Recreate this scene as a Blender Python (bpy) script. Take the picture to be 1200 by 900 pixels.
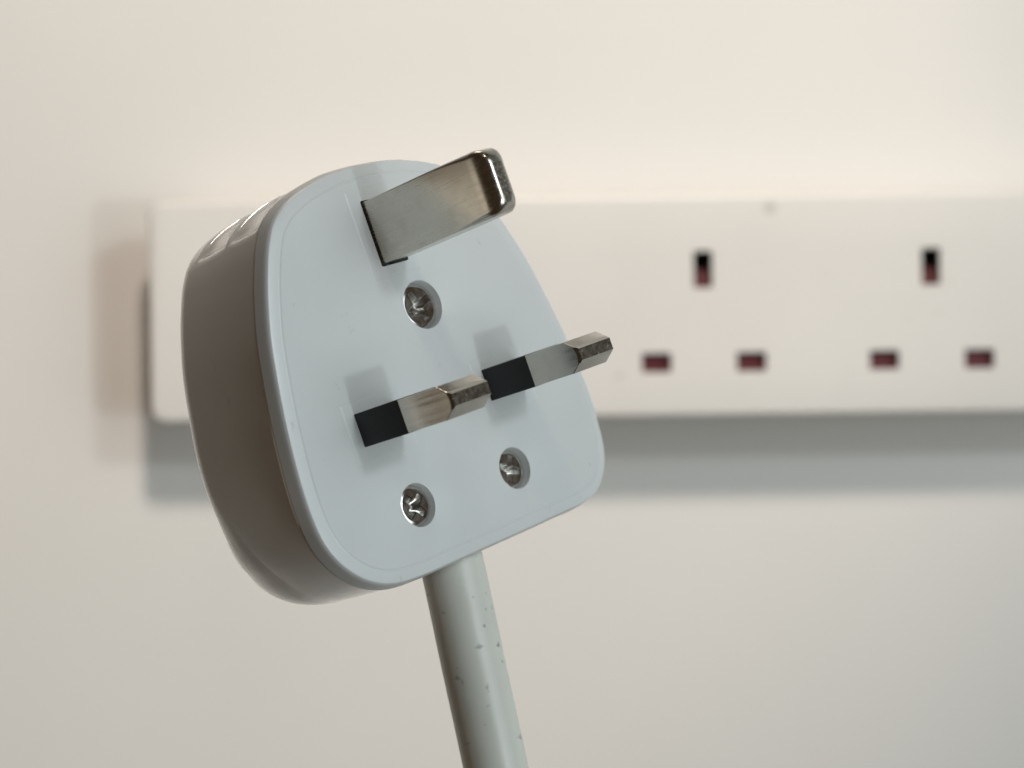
import bpy, bmesh, math, random
from mathutils import Matrix, Vector, Euler
random.seed(4)
S = 0.001                      # modelling unit is the millimetre
PI = math.pi
scene = bpy.context.scene
for o in list(bpy.data.objects):
    bpy.data.objects.remove(o)

# ------------------------------------------------------------------ camera
CAM = Vector((0.0, -0.4565, 1.2))
cd = bpy.data.cameras.new('camera')
cam = bpy.data.objects.new('camera', cd)
scene.collection.objects.link(cam)
cam.location = CAM
cam.rotation_euler = (PI / 2, 0, 0)
cd.sensor_width = 36
cd.lens = 66.0
cd.clip_start = 0.01
cd.clip_end = 50
cd.dof.use_dof = True
cd.dof.focus_distance = 0.226
cd.dof.aperture_fstop = 20
scene.camera = cam

# ------------------------------------------------------------------ world and lamps (indoors: dim warm room)
w = bpy.data.worlds.new('World')
scene.world = w
w.use_nodes = True
bg = w.node_tree.nodes['Background']
bg.inputs[0].default_value = (1.0, 0.65, 0.38, 1)
bg.inputs[1].default_value = 0.038

def lamp(name, kind, loc, target, energy, color, **kw):
    ld = bpy.data.lights.new(name, kind)
    ld.energy = energy
    ld.color = color
    for k, v in kw.items():
        setattr(ld, k, v)
    o = bpy.data.objects.new(name, ld)
    scene.collection.objects.link(o)
    o.location = loc
    o.rotation_euler = (Vector(target) - Vector(loc)).to_track_quat('-Z', 'Y').to_euler()
    return o

def cdir(x, y, z):             # camera axes (right, up, back) to world axes
    return Vector((x, -z, y))

PLUG_C = CAM + cdir(-8.5, -2.1, -231) * S
LC = Vector((0, -0.12, 1.2))
lamp('ceiling_lamp_low', 'AREA', LC + cdir(.67, -.07, .72) * 1.5, LC, 2.4, (0.88, 0.97, 1.0), shape='DISK', size=0.075)
lamp('ceiling_lamp_high', 'AREA', LC + cdir(.62, .41, .68) * 1.5, LC, 3.3, (0.88, 0.97, 1.0), shape='DISK', size=0.15)
lamp('window_light', 'AREA', LC + cdir(.77, .14, .63) * 1.6, LC, 9.4, (0.86, 0.97, 1.0), shape='RECTANGLE', size=1.0, size_y=1.6)
spot = lamp('cabinet_spot', 'SPOT', (0.09, -0.62, 1.2 + 0.63), (-0.085, 0, 1.2 + .038), 18, (1.0, 0.885, 0.785), spot_size=math.radians(24.8), spot_blend=.5, shadow_soft_size=.06)
spot.scale = (1.6, 1, 1)        # a wide, shallow beam
lamp('plug_top_fill', 'AREA', (-0.12, -0.08, 1.2 + 0.52), (-0.06, -.2, 1.2), .35, (1.0, 0.87, 0.74), shape='RECTANGLE', size=0.20, size_y=0.03)  # added weak fill that lightens the top of the plug
lamp('pin_reflection_fill', 'AREA', PLUG_C + cdir(-.94, -.28, .185) * 1.2, PLUG_C, .40, (1.0, 0.91, 0.76), shape='RECTANGLE', size=0.42, size_y=0.42)  # added soft source at the left for the pin sides to reflect

scene.view_settings.view_transform = 'Standard'
scene.view_settings.look = 'None'
scene.view_settings.exposure = 0.12
scene.view_settings.gamma = 1

# ------------------------------------------------------------------ materials
class NT:
    def __init__(self, name):
        self.m = bpy.data.materials.new(name)
        self.m.use_nodes = True
        self.t = self.m.node_tree
        self.b = self.t.nodes['Principled BSDF']
        self.tc = self.t.nodes.new('ShaderNodeTexCoord')
    def n(self, kind, **kw):
        x = self.t.nodes.new(kind)
        for k, v in kw.items():
            if k in x.inputs.keys():
                x.inputs[k].default_value = v
            else:
                setattr(x, k, v)
        return x
    def l(self, a, b):
        self.t.links.new(a, b)
    def noise(self, scale, detail=3, rough=0.5, stretch=None, loc=(0, 0, 0)):
        mp = self.n('ShaderNodeMapping')
        self.l(self.tc.outputs['Object'], mp.inputs[0])
        mp.inputs['Location'].default_value = loc
        if stretch:
            mp.inputs['Scale'].default_value = stretch
        x = self.n('ShaderNodeTexNoise', Scale=scale, Detail=detail, Roughness=rough)
        self.l(mp.outputs[0], x.inputs['Vector'])
        return x.outputs['Fac']
    def ramp(self, fac, stops):
        r = self.n('ShaderNodeValToRGB')
        e = r.color_ramp.elements
        while len(e) < len(stops):
            e.new(0.5)
        for i, (p, c) in enumerate(stops):
            e[i].position = p
            e[i].color = (c[0], c[1], c[2], 1) if hasattr(c, '__len__') else (c, c, c, 1)
        self.l(fac, r.inputs[0])
        return r.outputs[0]
    def n2(self, v, k):
        m = self.n('ShaderNodeMath', operation='MULTIPLY')
        self.l(v, m.inputs[0])
        m.inputs[1].default_value = k
        return m.outputs[0]
    def bump(self, h, strength, dist):
        b = self.n('ShaderNodeBump', Strength=strength, Distance=dist)
        self.l(h, b.inputs['Height'])
        self.l(b.outputs[0], self.b.inputs['Normal'])
    def mix(self, fac, a, b):
        x = self.n('ShaderNodeMix', data_type='RGBA')
        if hasattr(fac, 'links'):
            self.l(fac, x.inputs[0])
        else:
            x.inputs[0].default_value = fac
        for i, c in ((6, a), (7, b)):
            if hasattr(c, 'links'):
                self.l(c, x.inputs[i])
            else:
                x.inputs[i].default_value = (*c, 1)
        return x.outputs[2]

def mat_wall():
    t = NT('wall_paint')
    c = t.ramp(t.noise(9, 4, .6), [(.3, (.775, .755, .72)), (.7, (.80, .78, .745))])
    t.l(c, t.b.inputs['Base Color'])
    t.b.inputs['Roughness'].default_value = .62
    t.bump(t.noise(900, 3, .6), .18, .0004)
    return t.m

def mat_panel():
    t = NT('panel_plastic')
    c = t.ramp(t.noise(25, 4, .6), [(.3, (.765, .74, .70)), (.7, (.80, .775, .735))])
    spec = t.noise(230, 2, .5, loc=(3, 1, 7))
    d = t.ramp(spec, [(.74, 0), (.80, .5)])
    c = t.mix(d, c, (.45, .41, .36))
    vd = t.n('ShaderNodeVectorMath', operation='DISTANCE')      # one small smudge near the upper edge
    t.l(t.tc.outputs['Object'], vd.inputs[0])
    vd.inputs[1].default_value = (.0605, .0402, .020)
    c = t.mix(t.ramp(t.n2(vd.outputs['Value'], 400), [(.2, .6), (.75, 0)]), c, (.40, .36, .31))
    t.l(c, t.b.inputs['Base Color'])
    t.b.inputs['Roughness'].default_value = .42
    t.bump(t.noise(1500, 2, .5), .08, .0002)
    return t.m

def mat_plug(name, base, rough, coat=0):
    t = NT(name)
    c = t.ramp(t.noise(70, 5, .6), [(.3, [b * .965 for b in base]), (.7, base)])
    # small grey scuffs and handling dirt
    s = t.ramp(t.noise(420, 4, .65, (1, .45, 1), (2, 5, 1)), [(.66, 0), (.75, .5)])
    c = t.mix(s, c, (.38, .37, .36))
    t.l(c, t.b.inputs['Base Color'])
    r = t.ramp(t.noise(160, 4, .6), [(.3, rough - .05), (.7, rough + .07)])
    t.l(r, t.b.inputs['Roughness'])
    t.b.inputs['IOR'].default_value = 1.5
    t.b.inputs['Coat Weight'].default_value = coat
    t.b.inputs['Coat Roughness'].default_value = .05
    t.b.inputs['Coat IOR'].default_value = 1.75
    t.b.inputs['Subsurface Weight'].default_value = .06
    t.b.inputs['Subsurface Radius'].default_value = (.0012, .0010, .0008)
    t.bump(t.noise(600, 3, .55), .06, .0002)
    return t.m

def mat_metal(name, col, rough, bump=.25, stretch=(2200, 2200, 90)):
    t = NT(name)
    g = t.noise(1, 4, .65, stretch)
    c = t.ramp(g, [(.3, [x * .88 for x in col]), (.7, col)])
    st = t.ramp(t.noise(330, 4, .6), [(.50, 0), (.78, .40)])
    c = t.mix(st, c, [col[0] * .62, col[1] * .58, col[2] * .52])
    t.l(c, t.b.inputs['Base Color'])
    t.b.inputs['Metallic'].default_value = 1
    r = t.ramp(g, [(.25, rough - .07), (.75, rough + .1)])
    t.l(r, t.b.inputs['Roughness'])
    t.bump(g, bump, .00005)
    return t.m

def mat_simple(name, col, rough, bumps=700, bs=.1):
    t = NT(name)
    c = t.ramp(t.noise(300, 3, .6), [(.3, [x * .85 for x in col]), (.7, col)])
    t.l(c, t.b.inputs['Base Color'])
    t.b.inputs['Roughness'].default_value = rough
    t.bump(t.noise(bumps, 3, .6), bs, .0002)
    return t.m

def mat_cable():
    t = NT('cable_sheath')
    c = t.ramp(t.noise(60, 4, .6), [(.3, (.60, .60, .55)), (.7, (.69, .69, .635))])
    s = t.ramp(t.noise(520, 2, .5, (1, 1, .6), (4, 7, 3)), [(.655, 0), (.73, .65)])
    c = t.mix(s, c, (.12, .12, .115))
    t.l(c, t.b.inputs['Base Color'])
    t.b.inputs['Roughness'].default_value = .36
    t.bump(t.noise(420, 3, .6), .12, .0003)
    return t.m

M_WALL = mat_wall()
M_PANEL = mat_panel()
M_COVER = mat_plug('plug_cover_plastic', (.76, .745, .715), .14, .7)
M_BASE = mat_plug('plug_base_plastic', (.665, .685, .68), .34)
M_PIN = mat_metal('nickel_pin', (.54, .515, .47), .20, .02)
M_EARTH = mat_metal('brushed_nickel', (.60, .57, .51), .23, .05)
M_SCREW = mat_metal('screw_steel', (.84, .83, .81), .17, .02, (500, 500, 500))
M_SLEEVE = mat_simple('sleeve_plastic', (.010, .011, .015), .55)
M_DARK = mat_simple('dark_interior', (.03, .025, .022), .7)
M_RED = mat_simple('red_shutter_plastic', (.10, .010, .015), .5)
M_CABLE = mat_cable()

# ------------------------------------------------------------------ mesh helpers
def finish(name, bm, mat, parent=None, sharp=30, recalc=True):
    if recalc:
        bmesh.ops.recalc_face_normals(bm, faces=bm.faces)
    for f in bm.faces:
        f.smooth = True
    me = bpy.data.meshes.new(name)
    bm.to_mesh(me)
    bm.free()
    me.set_sharp_from_angle(angle=math.radians(sharp))
    me.materials.append(mat)
    o = bpy.data.objects.new(name, me)
    scene.collection.objects.link(o)
    if parent:
        o.parent = parent
    return o

def loop(bm, pts):
    return [bm.verts.new((p[0] * S, p[1] * S, p[2] * S)) for p in pts]

def bridge(bm, a, b):
    n = len(a)
    for i in range(n):
        bm.faces.new((a[i], a[(i + 1) % n], b[(i + 1) % n], b[i]))

def loft(bm, loops, cap0=True, cap1=True):
    ls = [loop(bm, l) for l in loops]
    for a, b in zip(ls, ls[1:]):
        bridge(bm, a, b)
    if cap0:
        bm.faces.new(ls[0])
    if cap1:
        bm.faces.new(ls[-1])
    return ls

def fill_with_holes(bm, loops):
    edges = []
    for l in loops:
        for i in range(len(l)):
            a, b = l[i], l[(i + 1) % len(l)]
            edges.append(bm.edges.get((a, b)) or bm.edges.new((a, b)))
    bmesh.ops.triangle_fill(bm, use_beauty=True, use_dissolve=False, edges=edges, normal=(0, 0, 1))

def catmull(pts, per=8):
    out = []
    n = len(pts)
    for i in range(n):
        p0, p1, p2, p3 = (Vector(pts[(i + k - 1) % n]) for k in range(4))
        for j in range(per):
            t = j / per
            out.append(.5 * ((2 * p1) + (p2 - p0) * t + (2 * p0 - 5 * p1 + 4 * p2 - p3) * t * t + (3 * p1 - p0 - 3 * p2 + p3) * t ** 3))
    return out

def resample(pts, n):
    L = [0]
    for i in range(len(pts)):
        L.append(L[-1] + (pts[(i + 1) % len(pts)] - pts[i]).length)
    out = []
    k = 0
    for i in range(n):
        d = L[-1] * i / n
        while L[k + 1] < d:
            k += 1
        f = (d - L[k]) / max(1e-9, L[k + 1] - L[k])
        out.append(pts[k].lerp(pts[(k + 1) % len(pts)], f))
    return out

def normals(pts):
    n = len(pts)
    out = []
    for i in range(n):
        t = pts[(i + 1) % n] - pts[i - 1]
        out.append(Vector((-t.y, t.x)).normalized())
    a = sum(pts[i].x * pts[(i + 1) % n].y - pts[(i + 1) % n].x * pts[i].y for i in range(n))
    return out if a > 0 else [-v for v in out]     # pointing inwards

def rrect(x0, x1, y0, y1, r, seg=5):
    pts = []
    for cx, cy, a0 in ((x1 - r, y1 - r, 0), (x0 + r, y1 - r, 90), (x0 + r, y0 + r, 180), (x1 - r, y0 + r, 270)):
        for k in range(seg + 1):
            a = math.radians(a0 + 90 * k / seg)
            pts.append((cx + r * math.cos(a), cy + r * math.sin(a)))
    return pts

def at(pts, z):
    return [(p[0], p[1], z) for p in pts]

# ------------------------------------------------------------------ the wall
bm = bmesh.new()
W, H = 1400, 1100
v = [bm.verts.new((x * S, 0, z * S)) for x, z in ((-W, -H), (W, -H), (W, H), (-W, H))]
v2 = [bm.verts.new((x * S, .1, z * S)) for x, z in ((-W, -H), (W, -H), (W, H), (-W, H))]
bm.faces.new(v); bm.faces.new(v2); bridge(bm, v, v2)
wall = finish('wall', bm, M_WALL)
wall.location = (0, 0, 1.2)
wall['kind'] = 'structure'

# ------------------------------------------------------------------ the socket strip on the wall
# local axes: x right, y up, z out of the wall; front face at z = DEP
DEP = 20.0
strip = bpy.data.objects.new('extension_socket', None)
scene.collection.objects.link(strip)
strip['label'] = 'blurred white multi-socket strip with dark red shuttered holes mounted on the cream wall'
strip['category'] = 'socket strip'
X0, X1, Y0, Y1 = -84.2, 158.0, -8.0, 43.6
SOCK = [44.75 + 53.0 * k for k in (-1, 0, 1, 2)]
holes = []
for sx in SOCK:
    holes.append(('e', rrect(sx - 2.2, sx + 2.2, 26.1 - 4.3, 26.1 + 4.3, .35, 2)))
    for d in (-11.05, 11.05):
        holes.append(('l', rrect(sx + d - 3.45, sx + d + 3.45, 4.5 - 2.25, 4.5 + 2.25, .35, 2)))
bm = bmesh.new()
prof = [(0, 5.5), (12, 5.5), (13, .5), (DEP - 5, .2), (DEP - 1.4, .0), (DEP - .7, .12), (DEP - .3, .38), (DEP - .08, .8), (DEP, 1.4)]
ls = loft(bm, [at(rrect(X0 + i, X1 - i, Y0 + i, Y1 - i, 3.2, 6), z) for z, i in prof], True, False)
hl = []
for kind, h in holes:
    top = loop(bm, at(h, DEP))
    lo1 = loop(bm, at(h, DEP - 2.0))
    lo2 = loop(bm, at(h, DEP - 9))
    bridge(bm, top, lo1)
    bridge(bm, lo1, lo2)
    bm.faces.new(lo2)
    hl.append(top)
fill_with_holes(bm, [ls[-1]] + hl)
housing = finish('housing', bm, M_PANEL, strip, 25)
for sx in SOCK:
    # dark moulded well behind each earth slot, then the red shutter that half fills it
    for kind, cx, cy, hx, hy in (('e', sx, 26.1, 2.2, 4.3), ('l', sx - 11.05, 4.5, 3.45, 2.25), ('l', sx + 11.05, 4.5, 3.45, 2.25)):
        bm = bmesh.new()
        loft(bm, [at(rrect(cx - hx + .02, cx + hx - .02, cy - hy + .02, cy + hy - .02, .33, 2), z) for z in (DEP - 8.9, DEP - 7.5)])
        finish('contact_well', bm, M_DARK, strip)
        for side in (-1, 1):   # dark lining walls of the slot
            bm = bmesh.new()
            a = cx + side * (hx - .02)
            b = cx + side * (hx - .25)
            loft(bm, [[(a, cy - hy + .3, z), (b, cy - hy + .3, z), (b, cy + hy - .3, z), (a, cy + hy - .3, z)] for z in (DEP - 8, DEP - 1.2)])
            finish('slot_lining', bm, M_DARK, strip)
        bm = bmesh.new()
        if kind == 'e':
            y0, y1, zt, zb = cy - hy + .05, cy - hy + 4.4, DEP - 1.6, DEP - 4.2
        else:
            y0, y1, zt, zb = cy - hy + .05, cy + hy - .1, DEP - 1.6, DEP - 1.9
        # sloping shutter: low edge forward, upper edge sunk
        xa, xb = cx - hx + .28, cx + hx - .28
        loft(bm, [[(x, y0, DEP - 7), (x, y0, zt), (x, y0 + .5, zt + .1), (x, y1, zb), (x, y1, DEP - 7)] for x in (xa, xb)])
        finish('shutter', bm, M_RED, strip)
strip.location = (0, -.0, 1.2)
strip.rotation_euler = (PI / 2, 0, 0)
strip.rotation_euler = (Matrix.Rotation(math.radians(-.75), 4, 'Y') @ Matrix.Rotation(PI / 2, 4, 'X')).to_euler()

# ------------------------------------------------------------------ the plug
# local axes of the plug: x right, y towards the earth pin, z out of the face
R = Matrix(((0.66304, -0.32662, 0.67357), (0.23994, 0.94505, 0.22207), (-0.70909, 0.01438, 0.70497)))
C2W = Matrix(((1, 0, 0), (0, 0, -1), (0, 1, 0)))
plug = bpy.data.objects.new('plug', None)
scene.collection.objects.link(plug)
plug.location = CAM + C2W @ Vector((-8.478, -2.107, -230.93)) * S
plug.rotation_euler = (C2W @ R).to_euler()
plug['label'] = 'white three-pin plug with metal pins and grey cable, held tilted before the wall'
plug['category'] = 'plug'
PM = Matrix.Translation(plug.location) @ plug.rotation_euler.to_matrix().to_4x4()

half = [(0, 31.1), (5, 30.85), (9, 30.1), (12.1, 29.2), (14.7, 28.0), (16.8, 26.4), (18.3, 24.4), (19.5, 22.2), (21.1, 18.6),
        (22.8, 13.7), (23.9, 8.9), (24.8, 4), (25.5, -1.5), (25.75, -6), (25.5, -9.8), (24.6, -12.6), (22.9, -15.1),
        (20.4, -17.2), (17.2, -18.5), (13, -18.95), (6, -19.0), (0, -19.0)]
X_OFF = .45
square = {(24.6, -12.6): (25.0, -13.0), (22.9, -15.1): (23.7, -15.7), (20.4, -17.2): (21.3, -17.9), (17.2, -18.5): (17.7, -18.9)}
ctrl = [square.get(p, p) for p in half] + [(-x, y) for x, y in reversed(half[1:-1])]
OUT = resample(catmull(ctrl), 260)
NRM = normals(OUT)
OUT = [p + Vector((X_OFF, 0)) for p in OUT]

def ring(inset, z, extra=None):
    r = []
    for i, (p, n) in enumerate(zip(OUT, NRM)):
        q = p + n * (inset - .12 + (extra(i, p, z) if extra else 0))
        r.append((q.x, q.y, z))
    return r

SCREWS = [(2.2, 12.1, 3.05, .85, 20), (-9.3, -10.7, 2.62, .7, 38), (8.0, -11.0, 2.62, .95, 62)]

def circle(cx, cy, r, n=40):
    return [(cx + r * math.cos(2 * PI * k / n), cy + r * math.sin(2 * PI * k / n)) for k in range(n)]

# --- base plate: face, moulded rim, screw wells and earth slot
bm = bmesh.new()
prof = [(3.5, -2.25), (.0, -2.25), (.12, -1.6), (.22, -1.05), (.30, -.70), (.40, -.44), (.54, -.28), (.8, -.18), (1.85, -.07),
        (1.93, -.12), (2.03, -.09), (2.18, .0)]
ls = loft(bm, [ring(i, z) for i, z in prof], False, False)
inner = [ls[-1]]
for cx, cy, r, d, a in SCREWS:
    rr = [(r + .22, 0), (r + .06, -.07), (r, -.22), (r - .05, -3.2)]
    c = [loop(bm, at(circle(cx, cy, q), z)) for q, z in rr]
    for a_, b_ in zip(c, c[1:]):
        bridge(bm, a_, b_)
    bm.faces.new(c[-1])
    inner.append(c[0])
# slot of the earth pin
SL = rrect(-2.35, 2.35, 17.85, 26.4, .25, 3)
c = [loop(bm, at(SL, 0)), loop(bm, at(SL, -3.5))]
bridge(bm, c[0], c[1]); bm.faces.new(c[1]); inner.append(c[0])
fill_with_holes(bm, inner)
finish('base_plate', bm, M_BASE, plug, 24)

# --- cover: deep shell behind the plate, with finger scoops on its shoulders
def sstep(a, b, x):
    t = min(1, max(0, (x - a) / (b - a)))
    return t * t * (3 - 2 * t)

def extra(i, p, z):
    e = 0
    # finger scoops in the shoulders
    ax = abs(p.x - X_OFF)
    if p.y > 24 and ax > 5:
        for z0, z1 in ((-3.0, -9.2), (-9.6, -16.4)):
            if z1 <= z <= z0:
                t = (z - z0) / (z1 - z0)
                s = math.sqrt(max(0, 1 - (2 * t - 1) ** 2))
                e += .8 * s * sstep(17.2, 16.0, ax) * sstep(5, 9, ax)
    return e

def cover_ring(kind, t):
    r = []
    for i, (p, n) in enumerate(zip(OUT, NRM)):
        low = sstep(0, -17, p.y)
        zs_, dz, di = -17.8 + 6.0 * low, 3.8 + 9.8 * low, 3.6 + 4.0 * low      # the lower end is rounded more fully
        tp = .5 + .5 * sstep(4, -7, p.y) * (1 - sstep(-13, -18, p.y))
        if kind == 'side':
            z = -2.46 + (zs_ + 2.46) * t
            e = .05 + tp * t * t
        else:
            z = zs_ - dz * math.sin(t * PI / 2)
            e = .05 + tp + (tp * .55) * math.sin(t * PI / 2) + di * (1 - math.cos(t * PI / 2))
        e += extra(i, p, z) - .12
        q = p + n * e
        r.append((q.x, q.y - .9 * sstep(-4, -18, p.y) * sstep(-3, -17, z), z))      # the cable end flares a little
    return r
bm = bmesh.new()
rings = [ring(3.0, -2.30), ring(.22, -2.30), ring(.10, -2.36)]
rings += [cover_ring('side', k / 56) for k in range(57)]
rings += [cover_ring('back', k / 16) for k in range(1, 17)]
loft(bm, rings, False, True)
finish('cover', bm, M_COVER, plug, 28)

# --- slightly raised frames round the pins
def frame(name, x0, x1, y0, y1, hole):
    bm = bmesh.new()
    outer = [rrect(x0, x1, y0, y1, .5, 4), rrect(x0 + .12, x1 - .12, y0 + .12, y1 - .12, .46, 4), rrect(x0 + .4, x1 - .4, y0 + .4, y1 - .4, .35, 4)]
    l = loft(bm, [at(outer[0], -.02), at(outer[1], .03), at(outer[2], .05)], False, False)
    h = loop(bm, at(hole, .05))
    h2 = loop(bm, at(hole, -.02))
    bridge(bm, h, h2)
    fill_with_holes(bm, [l[-1], h])
    return finish(name, bm, M_BASE, plug, 20)

frame('pin_surround', -4.3, 4.3, 16.4, 28.0, rrect(-2.3, 2.3, 17.9, 26.35, .25, 3))
for sx in (-11.1, 11.1):
    frame('pin_surround', sx - 4.9, sx + 4.9, -4.1, 3.6, rrect(sx - 3.2, sx + 3.2, -2.02, 2.02, .1, 3))

# --- pins
def live_pin(sx):
    hx, hy, ya = 3.17, 1.99, .72
    ys = [hy - 2 * hy * k / 24 for k in range(25)]
    ys = sorted(set([round(y, 4) for y in ys] + [-ya, ya]), reverse=True)
    def prof(drop, k):          # outline in the y-z plane: flat end with a long chamfer above and below
        p = [(-hy * k, -2), (hy * k, -2), (hy * k, 8)]
        for y in ys:
            z = 16.75 if abs(y) <= ya else 16.75 - 1.9 * (abs(y) - ya) / (hy - ya)
            if drop:
                z = min(z - drop * .5, 16.55 - drop - 1.6 * (1 - math.sqrt(max(0, 1 - (y / hy * .985) ** 2))))
            p.append((y * k, z))
        p.append((-hy * k, 8))
        return p
    bm = bmesh.new()
    loft(bm, [[(sx + x, y, z) for y, z in prof(d, k)] for x, d, k in
              ((-hx, .25, .985), (-hx + .06, .10, .997), (-hx + .2, 0, 1), (hx - .2, 0, 1), (hx - .06, .10, .997), (hx, .25, .985))])
    o = finish('live_pin', bm, M_PIN, plug, 14)
    # black sleeve on the first part of the pin
    bm = bmesh.new()
    pr = [(-1.5, 0), (7.95, 0), (8.08, -.05)]
    loft(bm, [[(x + sx, y, z) for x, y in rrect(-hx - .06 - q, hx + .06 + q, -hy - .06 - q, hy + .06 + q, .1, 2)] for z, q in pr])
    s = finish('sleeve', bm, M_SLEEVE, o, 30)
    return o

live_pin(-11.1)
live_pin(11.1)

bm = bmesh.new()
loops = []
hx, hy, cy, ZE = 1.985, 3.97, 22.2, 21.7
zs = [-3.3, 0, 3, 8, 13, 16, 18] + [18 + 3.7 * math.sin(PI / 2 * k / 16) for k in range(1, 17)]
for z in zs:
    u = max(0, z - 19.0) / (ZE - 19.0)          # rounded end
    v_ = max(0, z - 19.6) / (ZE - 19.6)
    ix = 1.25 * (1 - math.sqrt(max(0, 1 - u * u)))
    iy = 1.7 * (1 - math.sqrt(max(0, 1 - v_ * v_)))
    rr = .18 + max(0, min(1, (z - 14) / 5)) * .55
    loops.append([(x, y + cy, z) for x, y in rrect(-hx + ix, hx - ix, -hy + iy, hy - iy, min(rr, hx - ix - .05), 6)])
loft(bm, loops)
finish('earth_pin', bm, M_EARTH, plug, 35)

# --- screws with cross recess
def screw(cx, cy, r, depth, ang):
    R_ = r - .07
    bm = bmesh.new()
    n = 48
    z0 = -depth
    rings = [(R_, z0 - 1.9), (R_, z0 - .35), (R_ - .06, z0 - .18), (R_ - .22, z0 - .05), (R_ * .80, z0 + .04)]
    ls = loft(bm, [at(circle(0, 0, q, n), z) for q, z in rings], True, False)
    def cross(w_, L, z):
        p = []
        for k in range(4):
            c, s = math.cos(k * PI / 2), math.sin(k * PI / 2)
            for x, y in ((L, -w_), (L, w_), (w_ * 1.25, w_ * 1.25)):
                p.append((x * c - y * s, x * s + y * c, z))
        return p
    kk = R_ / 2.9
    c = [loop(bm, cross(.54 * kk, 2.0 * kk, z0 + .04)), loop(bm, cross(.43 * kk, 1.88 * kk, z0 - .08)), loop(bm, cross(.24 * kk, .8 * kk, z0 - 1.6))]
    bridge(bm, c[0], c[1]); bridge(bm, c[1], c[2]); bm.faces.new(c[2])
    fill_with_holes(bm, [ls[-1], c[0]])
    o = finish('screw', bm, M_SCREW, plug, 9)
    o.location = (cx * S, cy * S, 0)
    o.rotation_euler = (0, 0, math.radians(ang))
for s in SCREWS:
    screw(*s)

# --- cable leaving the lower end of the plug
def tube(name, pts, r, mat, parent, n=40):
    bm = bmesh.new()
    loops = []
    for i, p in enumerate(pts):
        t = (pts[min(i + 1, len(pts) - 1)] - pts[max(i - 1, 0)]).normalized()
        a = t.cross(Vector((0, 0, 1))).normalized()
        b = t.cross(a)
        loops.append([p + a * (r * math.cos(2 * PI * k / n)) + b * (r * math.sin(2 * PI * k / n)) for k in range(n)])
    loft(bm, loops)
    return finish(name, bm, mat, parent, 40)

def cam_to_plug(u, v, depth):
    q = Vector(((u - 600) / 2200 * depth, -(v - 450) / 2200 * depth, -depth))
    return R.transposed() @ (q - Vector((-8.478, -2.107, -230.93)))
key = [Vector((.9, -14, -9.2)), cam_to_plug(527, 650, 237.3), cam_to_plug(554, 775, 236.8), cam_to_plug(581, 900, 236), cam_to_plug(608, 1040, 236), cam_to_plug(630, 1200, 238), cam_to_plug(640, 1400, 241)]
pts = []
for i in range(len(key) - 1):
    p0, p1, p2, p3 = key[max(i - 1, 0)], key[i], key[i + 1], key[min(i + 2, len(key) - 1)]
    for j in range(10):
        t = j / 10
        pts.append(.5 * ((2 * p1) + (p2 - p0) * t + (2 * p0 - 5 * p1 + 4 * p2 - p3) * t * t + (3 * p1 - p0 - 3 * p2 + p3) * t ** 3))
tube('cable', pts, 4.05, M_CABLE, plug)
